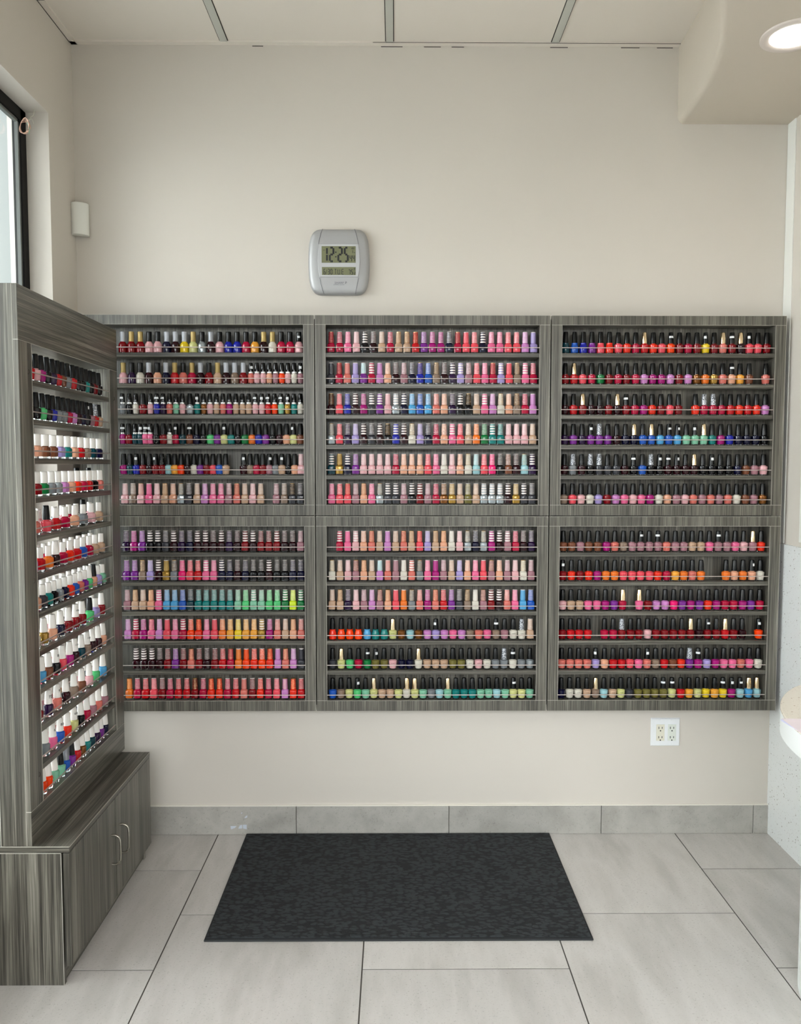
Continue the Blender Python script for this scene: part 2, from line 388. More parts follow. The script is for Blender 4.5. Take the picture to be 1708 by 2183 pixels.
def strip(b, p, q, wd, y0=-0.0386, y1=-0.038):
    p = Vector(p); q = Vector(q); d = (q - p).normalized(); nn = Vector((-d.y, d.x)) * wd / 2; e = d * wd * 0.25
    quad_y(b, [tuple(p + nn + e), tuple(p - nn + e), tuple(q - nn - e), tuple(q + nn - e)], y0, y1)
SEG = {'0': 'abcdef', '1': 'bc', '2': 'abged', '3': 'abgcd', '4': 'fgbc', '5': 'afgcd', '6': 'afgedc', '7': 'abc', 'F': 'afge', 'T': 'aij', 'U': 'fedcb', 'E': 'afged', '8': 'abcdefg', '9': 'abcdfg'}
def digit(b, ch, x, y, w_, h, t):
    A = {'a': ((x, y), (x + w_, y)), 'b': ((x + w_, y), (x + w_, y + h / 2)), 'c': ((x + w_, y + h / 2), (x + w_, y + h)), 'd': ((x, y + h), (x + w_, y + h)),
         'e': ((x, y + h / 2), (x, y + h)), 'f': ((x, y), (x, y + h / 2)), 'g': ((x, y + h / 2), (x + w_, y + h / 2)), 'i': ((x + w_ / 2, y), (x + w_ / 2, y + h / 2)), 'j': ((x + w_ / 2, y + h / 2), (x + w_ / 2, y + h))}
    for s_ in SEG[ch]: strip(b, A[s_][0], A[s_][1], t)
b = MB()
digit(b, '1', 530, 635, 75, 295, 40); digit(b, '2', 670, 635, 80, 300, 42); digit(b, '2', 860, 635, 80, 300, 42); digit(b, '5', 1005, 635, 68, 300, 42)
for yy in (735, 835): quad_y(b, [(790, yy - 14), (818, yy - 14), (818, yy + 14), (790, yy + 14)], -0.0386, -0.038)
digit(b, '4', 1120, 800, 38, 135, 15); digit(b, '4', 1188, 800, 38, 135, 15)
for k, rr_ in enumerate((20, 34, 48)):
    pts = [(1185 + rr_ * math.cos(a), 685 - rr_ * math.sin(a)) for a in [math.radians(40 + 20 * i) for i in range(6)]]
    for i in range(5): strip(b, pts[i], pts[i + 1], 8)
strip(b, (1185, 690), (1185, 755), 10); strip(b, (1205, 742), (1238, 742), 9)
b.build('time_digits', INK, s1)
b = MB(); x = 530
digit(b, '6', 532, 1110, 34, 110, 13); strip(b, (585, 1220), (603, 1110), 7); digit(b, '3', 625, 1110, 36, 110, 14); digit(b, '0', 685, 1110, 36, 110, 14)
digit(b, 'T', 775, 1110, 42, 110, 12); digit(b, 'U', 850, 1110, 42, 110, 12); digit(b, 'E', 935, 1110, 45, 110, 12); digit(b, '7', 1090, 1120, 34, 100, 15); digit(b, '5', 1150, 1120, 34, 100, 15)
digit(b, 'F', 1215, 1085, 22, 50, 9); digit(b, '2', 1215, 1175, 24, 50, 9)
b.build('date_digits', INK, s2)
am = text_mesh('AM', 0.0052, 'am_mark'); am.materials.append(INK); o = bpy.data.objects.new('am_mark', am); C.objects.link(o); o.parent = s1
ax, az = P(540, 690); o.location = (ax - cx, -0.0382, az - cz); o.rotation_euler = (math.radians(90), 0, 0)
for nm, txt, sz, px, py, yy in (('maker_name', 'SHARP', 0.0105, 875, 1405, -0.0338), ('model_line', 'ATOMIC CLOCK', 0.0048, 870, 1447, -0.0336)):
    me = text_mesh(txt, sz, nm, 0.0002); me.materials.append(LOGO); o = bpy.data.objects.new(nm, me); C.objects.link(o); o.parent = r
    ax, az = P(px, py); o.location = (ax - cx, yy, az - cz); o.rotation_euler = (math.radians(90), 0, 0); o.scale = (1.15, 1, 1)
b = MB()
for rr_ in (10, 20, 32):
    pts = [(1015 + rr_ * math.cos(a), 1400 - rr_ * math.sin(a)) for a in [math.radians(-10 + 25 * i) for i in range(5)]]
    for i in range(4): strip(b, pts[i], pts[i + 1], 5, -0.0340, -0.0330)
strip(b, (1018, 1395), (1018, 1425), 14, -0.0340, -0.0330)
b.build('signal_mark', LOGO, r)
def seam(pts, ys):
    b = MB(); b.tube([(P(*p)[0], y - 0.0009, P(*p)[1]) for p, y in zip(pts, ys)], 0.0008, 6); b.build('housing_seam', SEAM, r, smooth=60)
seam([(503, 205), (470, 300), (432, 450), (417, 550)], [-0.0255, -0.0312, -0.0328, -0.0334])
seam([(1222, 205), (1255, 300), (1292, 450), (1310, 550)], [-0.0255, -0.0312, -0.0328, -0.0334])
seam([(435, 1290), (465, 1430), (500, 1560), (530, 1645)], [-0.0334, -0.0328, -0.0308, -0.0250])
seam([(1315, 1290), (1285, 1430), (1255, 1560), (1237, 1645)], [-0.0334, -0.0328, -0.0308, -0.0250])

# ------------------------------------------------------------------ alarm sensor in the corner
r = thing('motion_sensor', 'white curved motion sensor mounted high in the left corner', 'sensor', (-1.405, -0.03, 2.40))
b = MB(); pr = [(0.034 * math.cos(a), 0.030 * math.sin(a)) for a in [math.radians(-90 + 180 * i / 12) for i in range(13)]]
ang = math.radians(-62); pts = []
base = [(-0.008, -0.032), ] + [(0.030 * math.cos(a) * 0.75, 0.032 * math.sin(a)) for a in [math.radians(-90 + 180 * i / 12) for i in range(13)]] + [(-0.008, 0.032)]
pts = [(-1.409 + x * math.cos(ang) - y * math.sin(ang), -0.026 + x * math.sin(ang) + y * math.cos(ang)) for x, y in base]
b.prism(pts, 2.343, 2.462); b.build('sensor_cover', mat('sensor_white', 'E4E4DC', 0.45), r, smooth=40, bevel=0.002)
b = MB(); pts = [(-1.409 + x * math.cos(ang) - y * math.sin(ang), -0.026 + x * math.sin(ang) + y * math.cos(ang)) for x, y in [(-0.016, -0.034), (-0.007, -0.034), (-0.007, 0.034), (-0.016, 0.034)]]
b.prism(pts, 2.343, 2.462); b.build('mounting_plate', mat('sensor_back', 'C9C6BC', 0.6), r)

# ------------------------------------------------------------------ wire coil at the window corner
r = thing('wire_coil', 'small coil of thin copper and white wires hanging at the window corner', 'wire', (-1.492, -0.288, 2.634))
cop = mat('copper_wire', 'CFA893', 0.4); whw = mat('white_wire', 'D8D4C4', 0.5); grw = mat('green_wire', '8FA890', 0.5)
b = MB()
for k in range(4):
    rr_ = 0.0175 + 0.0016 * k
    b.tube([(-1.490 + rr_ * math.cos(a) * (1 - .10 * k), -0.286 - 0.003 * k + 0.004 * math.sin(a * 2 + k), 2.634 + rr_ * 1.15 * math.sin(a + .1 * k) + .0012 * k) for a in [2 * math.pi * i / 22 for i in range(22)]], 0.0013, 6, 0, True)
b.build('coil', cop, r, smooth=60)
b = MB(); b.tube(crom([(-1.474, -0.250, 2.711), (-1.474, -0.256, 2.69), (-1.478, -0.27, 2.676), (-1.478, -0.28, 2.665), (-1.482, -0.286, 2.652)]), 0.0014, 6)
b.tube(crom([(-1.488, -0.288, 2.655), (-1.468, -0.286, 2.664), (-1.462, -0.284, 2.648)]), 0.001, 6)
b.build('lead_wire', whw, r, smooth=60)
b = MB(); b.tube(crom([(-1.482, -0.290, 2.652), (-1.474, -0.290, 2.632), (-1.476, -0.290, 2.612)]), 0.0016, 6); b.build('green_wire', grw, r, smooth=60)

# ------------------------------------------------------------------ power outlet
r = thing('power_outlet', 'white double wall outlet below the right rack', 'outlet', (0.8625, 0, 0.4135))
x0, x1, z0, z1 = 0.8045, 0.9205, 0.356, 0.470
b = MB(); b.add([(x0, 0, z0), (x1, 0, z0), (x1, 0, z1), (x0, 0, z1), (x0 + .004, -.006, z0 + .004), (x1 - .004, -.006, z0 + .004), (x1 - .004, -.006, z1 - .004), (x0 + .004, -.006, z1 - .004)],
      [(4, 5, 6, 7), (0, 1, 5, 4), (1, 2, 6, 5), (2, 3, 7, 6), (3, 0, 4, 7)])
b.build('cover_plate', PLW, r)
for q, xc in enumerate((0.8415, 0.8875)):
    MB().box((xc - 0.0165, -0.0075, 0.3785), (xc + 0.0165, -0.003, 0.4445)).build('receptacle', PLI if q == 0 else mat('off_white_plastic', 'DCE0D6', 0.35), r, bevel=0.0006)
    rec = r.children[-1]
    b = MB()
    for zc in (0.431, 0.393):
        b.box((xc - 0.0078, -0.0079, zc - 0.0042), (xc - 0.0052, -0.007, zc + 0.0048)); b.box((xc + 0.0052, -0.0079, zc - 0.0035), (xc + 0.0078, -0.007, zc + 0.0042))
        b.prism_y([(xc + 0.0027 * math.cos(a), zc - 0.0115 + 0.0027 * math.sin(a)) for a in [2 * math.pi * i / 12 for i in range(12)]], -0.0079, -0.007)
    b.build('slots', HOLE, rec)
    for zc in (0.461, 0.3625):
        b = MB(); b.prism_y([(xc + 0.0026 * math.cos(a), zc + 0.0026 * math.sin(a)) for a in [2 * math.pi * i / 12 for i in range(12)]], -0.0075, -0.0055)
        b.build('screw', PLW, r)

# ------------------------------------------------------------------ recessed lamp in the soffit
r = thing('recessed_light', 'round white recessed light glowing in the upper right soffit', 'light', (0.988, -0.636, 2.773))
b = MB(); seg = 40; pf = [(0.096, 2.773), (0.096, 2.768), (0.090, 2.765), (0.072, 2.767), (0.068, 2.771)]
vs = [(0.988 + rr_ * math.cos(2 * math.pi * k / seg), -0.636 + rr_ * math.sin(2 * math.pi * k / seg), z) for rr_, z in pf for k in range(seg)]
b.add(vs, [(i * seg + k, (i + 1) * seg + k, (i + 1) * seg + (k + 1) % seg, i * seg + (k + 1) % seg) for i in range(len(pf) - 1) for k in range(seg)])
b.build('trim_ring', mat('lamp_ring_white', 'D6CCC4', 0.4), r, smooth=40)
b = MB(); b.add([(0.988 + 0.069 * math.cos(2 * math.pi * k / seg), -0.636 + 0.069 * math.sin(2 * math.pi * k / seg), 2.7695) for k in range(seg)], [tuple(range(seg))[::-1]])
b.build('lens', LENS, r)

# ------------------------------------------------------------------ floor mat
b = MB(); b.box((-0.809, -0.727, 0.0), (0.402, -0.012, 0.006), 1); b.box((-0.803, -0.716, 0.005), (0.396, -0.020, 0.010), 0)
o = b.build('floor_mat', [MATP, MATB], bevel=0.002); o.modifiers[0].segments = 2
tag(o, 'charcoal textured rubber door mat lying on the tile floor against the back wall', 'mat')

# ------------------------------------------------------------------ reception counter at the right edge
r = thing('reception_counter', 'curved white reception counter with a speckled, warm-lit cream top, at the right edge', 'counter', (1.05, -1.4, 0))
def counter_outline(o_):
    P_ = [(1.275, -0.645 + o_ * 0), (1.17, -0.648 + o_), (1.05, -0.69 + o_ * .9), (0.945, -0.79 + o_ * .5), (0.865 - o_ * .5, -0.925), (0.825 - o_, -1.07), (0.815 - o_, -1.25), (0.815 - o_, -1.6), (0.815 - o_, -2.2), (1.275, -2.2)]
    return crom(P_[:8], 5) + P_[8:]
b = MB(); b.prism(counter_outline(0)[::1], 0.791, 0.80); b.build('countertop', CQUARTZ, r, smooth=35, bevel=0.002)  # cream top: warm reflection on the slab is put into its colour
b = MB(); b.prism(counter_outline(-0.0015), 0.730, 0.7905); b.build('apron', mat('lit_white_apron', 'E8EAE8', 0.4), r, smooth=35)  # apron plus the slab's side, whose lit white is put into the colour
b = MB()
pp = crom([(1.275, -.70), (1.15, -.72), (1.045, -.79), (.962, -.885), (.917, -.975), (.895, -1.08), (.892, -1.3), (.892, -1.6)], 5) + [(.892, -2.2), (1.275, -2.2)]
for k in range(12): b.prism(pp, 0.0 + k * 0.06 + (0.005 if k else 0), (k + 1) * 0.06, 0)
b.prism([(x + 0.0015 * (x < 1.27), y - 0.0015 * (y > -2.19)) for x, y in pp], 0.001, 0.722, 1)
b.build('base_cladding', [mat('white_cladding', 'E6EAE8', 0.35), mat('groove_dark', '4A4844', 0.8)], r, smooth=35, bevel=0.001)
for q, (ang_, dx, dy) in enumerate(((0.05, 0, -0.008), (-0.02, 0.004, -0.004), (-0.07, 0.008, 0.0))):
    b = MB(); ca, sa = math.cos(ang_), math.sin(ang_)
    cor = [(0.808 + dx + x * ca - y * sa, -1.033 + dy + x * sa + y * ca) for x, y in ((0, -0.216), (0.279, -0.216), (0.279, 0), (0, 0))]
    b.prism(cor, 0.8002 + q * 0.0009, 0.8008 + q * 0.0009)
    o = b.build('paper_sheet', PAPER if q < 2 else PAPER2)
    tag(o, ('pale lilac paper sheet at the bottom of the pile on the counter', 'pale lilac paper sheet in the middle of the pile on the counter', 'pinkish white paper sheet on top of the pile on the counter')[q], 'paper', 'papers on the reception counter')

# ------------------------------------------------------------------ base cabinet by the window
cab = thing('base_cabinet', 'low grey wood-grain base cabinet with two doors under the side rack', 'cabinet', (-1.285, -0.57, 0))
ya, yb = -0.930, -0.192
MB().box((-1.425, ya, 0.388), (-1.132, yb, 0.4055), [0, 0, 1, 0, 0, 0]).build('cabinet_top', [LAM_Y, LAM_X], cab, bevel=0.0008)
MB().box((-1.425, ya, 0), (-1.155, ya + 0.016, 0.3865)).build('side_panel', LAM_Z, cab, bevel=0.0008)
MB().box((-1.425, yb - 0.016, 0), (-1.155, yb, 0.3865)).build('side_panel', LAM_Z, cab, bevel=0.0008)
MB().box((-1.425, ya + .016, 0.055), (-1.158, yb - .016, 0.071)).build('bottom_panel', LAM_Y, cab)
MB().box((-1.178, ya + .016, 0), (-1.162, yb - .016, 0.056)).build('toe_kick', LAM_Y, cab)
for q, (y0, y1, hy) in enumerate(((ya, -0.5625, -0.600), (-0.5595, yb, -0.520))):
    d = MB().box((-1.150, y0, 0.056), (-1.133, y1, 0.3855)).build('door', LAM_Z, cab, bevel=0.0008)
    zc = 0.232
    MB().tube(crom([(-1.134, hy, zc + 0.048), (-1.120, hy, zc + 0.048), (-1.108, hy, zc + 0.040), (-1.104, hy, zc + 0.02), (-1.104, hy, zc - 0.02), (-1.108, hy, zc - 0.040), (-1.120, hy, zc - 0.048), (-1.134, hy, zc - 0.048)], 3), 0.0035, 8).build('handle', NICKEL, d, smooth=60)
b = MB(); b.box((-1.1318, ya, 0.4042), (-1.1308, yb, 0.4056)); b.box((-1.425, ya - .001, 0.4042), (-1.132, ya, 0.4056)); b.box((-1.425, ya - .001, 0.3855), (-1.155, ya, 0.3869)); b.box((-1.1565, ya - .001, 0.0), (-1.1550, ya, 0.3865))
b.build('edge_banding', EDGE, cab)

# ------------------------------------------------------------------ wall racks
FY = -0.085
def wall_rack(x0, x1, z0, z1, zt, shelves, zb, label):
    """zt: opening top, zb: opening bottom, shelves: shelf top heights"""
    r = thing('display_rack', label, 'rack', ((x0 + x1) / 2, 0, z0), 'wall racks of nail polish')
    sw = 0.040; ft = 0.014; e = 0.0008
    MB().box((x0, FY, zt), (x1, FY + ft, z1)).build('top_rail', LAM_Z, r, bevel=0.0007)
    MB().box((x0, FY, z0), (x1, FY + ft, zb)).build('bottom_rail', LAM_Z, r, bevel=0.0007)
    for a, b_ in ((x0, x0 + sw), (x1 - sw, x1)):
        MB().box((a, FY, zb + e), (b_, FY + ft, zt - e)).build('stile', LAM_Z, r, bevel=0.0007)
    for a in (x0 + 0.002, x1 - 0.019):
        pass
    MB().box((x0 + sw - 0.017, FY + ft, z0 + .002), (x0 + sw - 0.001, -0.012, z1 - .002)).build('side_panel', LAM_Z, r)
    MB().box((x1 - sw + 0.001, FY + ft, z0 + .002), (x1 - sw + 0.017, -0.012, z1 - .002)).build('side_panel', LAM_Z, r)
    MB().box((x0 + 0.002, -0.012, z0 + .002), (x1 - 0.002, -0.001, z1 - .002)).build('back_panel', LAM_Z, r)
    MB().box((x0 + sw, FY + ft, zt), (x1 - sw, -0.012, zt + .014)).build('top_panel', LAM_X, r)
    MB().box((x0 + sw - 0.001, FY + ft, zb - 0.014), (x1 - sw + 0.001, -0.012, zb)).build('bottom_panel', LAM_X, r)
    for zs_ in shelves:
        MB().box((x0 + sw, FY + 0.004, zs_ - 0.0155), (x1 - sw, -0.012, zs_)).build('shelf', LAM_X, r, bevel=0.0008)
    for zs_ in list(shelves) + [zb]:
        MB().tube([(x0 + sw, FY + 0.006, zs_ + 0.0205), (x1 - sw, FY + 0.006, zs_ + 0.0205)], 0.0017, 8).build('guard_rail', CHROME, r, smooth=60)
    b = MB(); t = 0.0011
    b.box((x0, FY - 0.0006, zt - t), (x1, FY, zt)); b.box((x0, FY - 0.0006, zb), (x1, FY, zb + t))
    b.box((x0 + sw - t, FY - 0.0006, zb), (x0 + sw, FY, zt)); b.box((x1 - sw, FY - 0.0006, zb), (x1 - sw + t, FY, zt))
    b.box((x0, FY - 0.0006, z1 - t), (x1, FY, z1)); b.box((x1 - t, FY - 0.0006, z0), (x1, FY, z1))
    b.build('edge_banding', EDGE, r)
    return r
UP = (1.897, 1.781, 1.665, 1.551, 1.436); LO = (1.141, 1.028, 0.913, 0.799, 0.683)
XS = ((-1.4085, -0.5215), (-0.5175, 0.3685), (0.3735, 1.2595))
for (x0, x1), nm in zip(XS, ('left', 'middle', 'right')):
    wall_rack(x0, x1, 1.283, 2.037, 2.002, UP, 1.323, 'grey wood-grain wall rack of nail polish, upper %s of the six on the back wall' % nm)
    wall_rack(x0, x1, 0.526, 1.280, 1.243, LO, 0.566, 'grey wood-grain wall rack of nail polish, lower %s of the six on the back wall' % nm)
# screws left on the frames: small dark holes
# ------------------------------------------------------------------ side rack standing on the cabinet
SX, SB = -1.2365, -1.3235
sr = thing('display_rack', 'tall open grey wood-grain rack of nail polish on the cabinet by the window', 'rack', (-1.28, -0.54, 0.4055))
y0, y1, z0, z1 = -0.928, -0.158, 0.4057, 1.966
ft = 0.014
MB().box((SX - ft, y0, 1.817), (SX, y1, z1), [0, 0, 1, 0, 0, 0]).build('top_rail', [LAM_Y, LAM_Z], sr, bevel=0.0007)
MB().box((SX - ft, y0, z0), (SX, y1, 0.503), [0, 0, 1, 0, 0, 0]).build('bottom_rail', [LAM_Y, LAM_Z], sr, bevel=0.0007)
MB().box((SX - ft, y0, 0.504), (SX, -0.850, 1.816)).build('stile', LAM_Z, sr, bevel=0.0007)
MB().box((SX - ft, -0.240, 0.504), (SX, y1, 1.816)).build('stile', LAM_Z, sr, bevel=0.0007)
MB().box((SB, y0, z0), (SX - ft - .0005, y0 + 0.016, z1)).build('side_panel', LAM_Z, sr, bevel=0.0007)
MB().box((SB, -0.236, z0), (SX - ft, -0.220, z1)).build('side_panel', LAM_Z, sr)
MB().box((SB, y0 + 0.016, 1.817), (SX - ft, -0.236, 1.831)).build('top_panel', LAM_Y, sr)
SZ = [1.716 - 0.1107 * k for k in range(11)] + [0.503]
for k, zs_ in enumerate(SZ):
    MB().box((SB, y0 + 0.016, zs_ - 0.016), (SX - (0.003 if k < 11 else ft), -0.236, zs_)).build('shelf', LAM_Y, sr, bevel=0.0006)
    if k < 11: pass
    MB().tube([(SX - 0.004, -0.850, zs_ + 0.0215), (SX - 0.004, -0.236, zs_ + 0.0215)], 0.0019, 8).build('guard_rail', CHROME, sr, smooth=60)
    MB().tube([(SB + 0.004, -0.912, zs_ + 0.0215), (SB + 0.004, -0.236, zs_ + 0.0215)], 0.0015, 6).build('guard_rail', CHROME, sr, smooth=60)
b = MB(); t = 0.0011
b.box((SX, y0, 1.8155), (SX + .0006, y1, 1.8166)); b.box((SX, y0, 0.503), (SX + .0006, y1, 0.5041)); b.box((SX, -0.8511, 0.503), (SX + .0006, -0.850, 1.816)); b.box((SX, -0.240, 0.503), (SX + .0006, -0.2389, 1.816))
b.box((SX - ft, y0 - .0006, 1.8152), (SX, y0, 1.8168)); b.box((SX - ft, y0 - .0006, 0.5025), (SX, y0, 0.5045)); b.box((SX - ft - .001, y0 - .0006, z0), (SX - ft, y0, z1)); b.box((SB - .0006, y0 - .0006, z0), (SB + .001, y0, z1))
b.build('edge_banding', EDGE, sr)
HM = mat('screw_cap_dark', '3A302A', 0.5)
for yy, zz in ((-0.872, 1.735), (-0.872, 1.15), (-0.872, 0.59), (-0.197, 1.715), (-0.197, 0.60)):
    MB().tube([(SX + 0.0003, yy + 0.005 * math.cos(a), zz + 0.006 * math.sin(a)) for a in [math.radians(-130 + 20 * i) for i in range(12)]], 0.0012, 6).build('screw_cap', HM, sr, smooth=60)

# ------------------------------------------------------------------ nail polish bottles
PAL = dict(rd='C8141C', dr='7C0912', wn='360814', cr='B8103C', co='F0505E', sc='EE3018', sk='DC7468', ne='FF4408', **{'or': 'F07828'}, am='F2A83C', ye='F0CE28', ly='D6EE28', pw='D4D48C',
           pk='EE6A98', lp='E8B0B4', hp='F01E74', ma='A81474', pu='7C2890', dp='341448', la='A896D0', li='CC84C4', ml='A87680', tn='C8A488', pe='E8A888', iv='DAD4C6', gr='808488', dg='44444C', sv='A8B0B4',
           nv='12123C', bl='1E26A4', rb='2058B8', sb='50A4D8', te='14807C', tl='0C4856', mt='84C4A4', gn='10783C', lg='54C878', bk='0D0B11', bn='7C4830', go='B08838', ol='746C34', ta='8E7868', bz='84501C', ib='9CCAD0')
CNAME = dict(rd='red', dr='dark red', wn='dark wine', cr='crimson', co='coral', sc='scarlet', sk='salmon', ne='neon orange', am='amber', ye='yellow', ly='lime', pw='pale yellow', pk='pink', lp='light pink', hp='hot pink', ma='magenta',
             pu='purple', dp='dark purple', la='lavender', li='lilac', ml='mauve', tn='beige', pe='peach', iv='ivory', gr='grey', dg='charcoal', sv='silver', nv='navy', bl='blue', rb='royal blue', sb='sky blue', te='teal', tl='dark teal',
             mt='mint', gn='green', lg='bright green', bk='black', bn='brown', go='gold', ol='olive', ta='taupe', bz='bronze', ib='ice blue')
CNAME['or'] = 'orange'
def dim(h, f):
    c = srgb(h); return tuple(x * f for x in c[:3]) + (1,)
DARKS = ('bk', 'wn', 'nv', 'dp', 'dg', 'tl', 'dr')
POL = {k: mat('polish_' + CNAME[k].replace(' ', '_'), dim(v, 1.0 if k == 'dr' else 0.6 if k in DARKS else 0.85), 0.12, 0.45 if k in ('go', 'bz', 'sv') else 0.0, 0.35, Specular_IOR_Level=0.22) for k, v in PAL.items()}
def lighter(h, f):
    v = [int(h[i:i+2], 16) for i in (0, 2, 4)]; return '%02X%02X%02X' % tuple(int(c + (255 - c) * f) for c in v)
CAPC = {k: mat('cap_' + CNAME[k].replace(' ', '_'), dim(lighter(v, 0.04 if k in DARKS else 0.12), 0.6 if k in DARKS else .85), 0.4, 0, 0.15) for k, v in PAL.items()}
BANDW = mat('cap_band_pale', 'E9DEDA', 0.4, 0, 0.2); BANDG = mat('cap_band_gold', 'D8B078', 0.3, 0.7); BLACKCAP = mat('black_cap', '060708', 0.3, 0, 0.0, Specular_IOR_Level=0.3)
GLOSSCAP = mat('glossy_black_cap', '07080A', 0.14, 0, 0.3, Specular_IOR_Level=0.3); WHITECAP = mat('white_cap', 'E9E4DE', 0.4, 0, 0.3); GOLDCAP = mat('gold_metal_cap', 'E2C9A4', 0.2, 1.0); MGOLD = mat('matte_gold_cap', 'A89058', 0.42, 0.35)
MSILV = mat('matte_silver_cap', 'A9ACB2', 0.45, 0.25); SILRING = mat('silver_ring', 'DADAD8', 0.2, 0.85); STICK = mat('white_sticker', 'E4E6E8', 0.6); GREYCAP = mat('grey_metal_cap', '8E9096', 0.35, 0.6)
def glit():
    M = mat('glitter_cap', '9A9EA8', 0.35, 0.3); n = noise(M, mapping(M, (1, 1, 1)), 420, 2, 0.6)
    r_ = ramp(M, [(0.44, '202228'), (0.52, '8E929C'), (0.60, 'E8EAEE')]); L(M, n.outputs[0], r_.inputs[0]); L(M, r_.outputs[0], bsdf(M).inputs['Base Color']); return M
GLIT = glit()
# profiles in mm: body parts ('glass' and 'body') per bottle style
STY = {
 'D': dict(glass=[(12.5, 0, .9), (13.6, 1, .9), (13.6, 5.5, .9)], body=[(13.6, 5.5, .9), (14.2, 9, .9), (14.2, 31, .9), (13.4, 35, .85), (11.2, 37.5, .5), (9.8, 39, 0), (9.8, 41, 0)]),
 'O': dict(glass=[(11.5, 0, .1), (12.6, 1, .1), (12.6, 4.5, .1)], body=[(12.2, 4.5, .1), (13.6, 9, .1), (15.2, 22, .15), (15.9, 32, .15), (15.6, 34.5, .15), (12.4, 36, .05), (9.6, 37, 0), (9.6, 39, 0)]),
 'C': dict(glass=[(14.5, 0, .1), (15.6, 1, .1), (15.6, 3, .1)], body=[(15.6, 3, .1), (16, 8, .1), (16, 28, .1), (15.4, 33, .1), (13.6, 37.5, .05), (11.0, 40, 0), (10.2, 42, 0), (10.0, 43.5, 0)]),
 'V': dict(glass=[(8.8, 0, .1), (9.8, 1, .1), (9.8, 4.5, .1)], body=[(9.8, 4.5, .1), (10.4, 9, .1), (12.2, 28, .1), (12.4, 33, .1), (11.6, 37, .05), (9.4, 39.5, 0), (9.0, 41, 0)]),
 'G': dict(glass=[(12.5, 0, .1), (13.8, 1, .1), (13.8, 3.5, .1)], body=[(13.8, 3.5, .1), (14.8, 8, .1), (15.2, 20, .1), (14.2, 28, .1), (11.6, 33.5, .05), (11.8, 37, 0), (12.0, 40.5, 0), (10.0, 41.5, 0)]),
 'E': dict(glass=[(11.8, 0, .9), (13.0, 1, .9), (13.0, 6, .9)], body=[(12.4, 6, .9), (13.2, 9, .9), (13.6, 30, .9), (12.8, 34, .8), (9.6, 36.5, .4), (8.4, 38, 0), (8.4, 40, 0)]),
 'A': dict(glass=[(11.6, 0, .2), (12.8, 1, .2), (12.8, 5.5, .2)], body=[(12.0, 5.5, .2), (12.8, 9, .2), (14.0, 24, .2), (14.2, 31, .2), (13.4, 34.5, .2), (10.4, 36.5, 0), (9.6, 38.5, 0)]),
}
def S_(p): return [(r / 1000, z / 1000, q) for r, z, q in p]
def band_cap(kind):
    z0, z1 = 41.0, 81.5
    if kind == 'plain': return [(10.3, z0, 0), (10.6, z0 + 1, 0), (9.6, z1 - 2.4, 0), (9.6, z1 - 2.4, 0), (9.5, z1 - .5, 0), (8.8, z1, 0)], [0, 0, 0, 1, 1]
    pf = [(10.4, z0, 0)]; mi = []
    n = 7 if kind != 'wide' else 4
    h = (z1 - z0 - 2.2) / n
    for i in range(n):
        a = z0 + i * h; rr = 10.6 - 1.2 * i / n; f = {'thin': .30, 'gold': .30, 'wide': .52}[kind]
        bul = 0.7 if kind == 'gold' else 0.15
        pf += [(rr + bul, a + h * f * .5, 0), (rr + bul * .6, a + h * f, 0), (rr - .1, a + h * f + .05, 0), (rr - .2, a + h, 0)]; mi += [1, 1, 0, 0]
    pf += [(9.4, z1 - 2.1, 0), (9.4, z1 - .5, 0), (8.6, z1, 0)]; mi += [1, 1, 1]
    return pf, mi
def cap_prof(kind):
    if kind in ('thin', 'gold', 'wide', 'plain'):
        pf, mi = band_cap(kind); return pf, mi
    if kind == 'black' or kind == 'goldmetal' or kind == 'glitter': pf = [(10.2, 39, 0), (11.0, 39.6, 0), (10.6, 52, 0), (8.6, 79, 0), (7.8, 81.2, 0), (6.5, 81.8, 0)]
    elif kind == 'gtall': pf = [(10.0, 41.5, 0), (10.6, 42, 0), (8.6, 80, 0), (8.0, 83, 0), (6.8, 83.6, 0)]
    elif kind == 'club': pf = [(10.4, 43.5, 0), (10.8, 44, 0), (9.9, 50, 0), (9.6, 60, 0), (10.2, 74, 0), (10.2, 79, 0), (9.6, 80.6, 0), (8, 81, 0)]
    elif kind == 'ringed': return [(10.0, 41, 0), (10.2, 41.5, 0), (10.2, 47, 0), (10.2, 47, 0), (9.4, 47.3, 0), (9.6, 50, 0), (7.8, 78.5, 0), (7.0, 80.5, 0), (5.8, 81, 0)], [1, 1, 1, 1, 0, 0, 0, 0]
    elif kind == 'short': pf = [(9.2, 40, 0), (9.4, 40.5, 0), (8.8, 66, 0), (8.5, 70, 0), (7.8, 70.6, 0)]
    elif kind == 'wide_white': pf = [(10.8, 38, 0), (11.1, 38.6, 0), (10.8, 66, 0), (10.4, 71, 0), (9.4, 72.4, 0), (7.5, 73, 0)]
    elif kind == 'taper_white': pf = [(10.8, 38.5, 0), (11.2, 39, 0), (10.6, 52, 0), (8.4, 78, 0), (7.8, 80, 0), (6.6, 80.6, 0)]
    return pf, [0] * (len(pf) - 1)
def sticker(kind, ang=0.0, low=0.0):
    """white paper label wrapped round a cap, facing -y"""
    r = 0.0101; b = MB(); vs = []; fs = []; n = 6; half = 1.0 if kind == 'w' else 0.55
    z0, z1 = (0.060 - low, 0.0675 - low) if kind == 'w' else (0.058 - low, 0.068 - low)
    for i in range(n + 1):
        a = -math.pi / 2 + ang - half + 2 * half * i / n
        for z, rr in ((z0, r), (z1, r - 0.0006)): vs.append((rr * math.cos(a), rr * math.sin(a), z))
    for i in range(n): fs.append((2 * i, 2 * i + 2, 2 * i + 3, 2 * i + 1))
    return b.add(vs, fs)
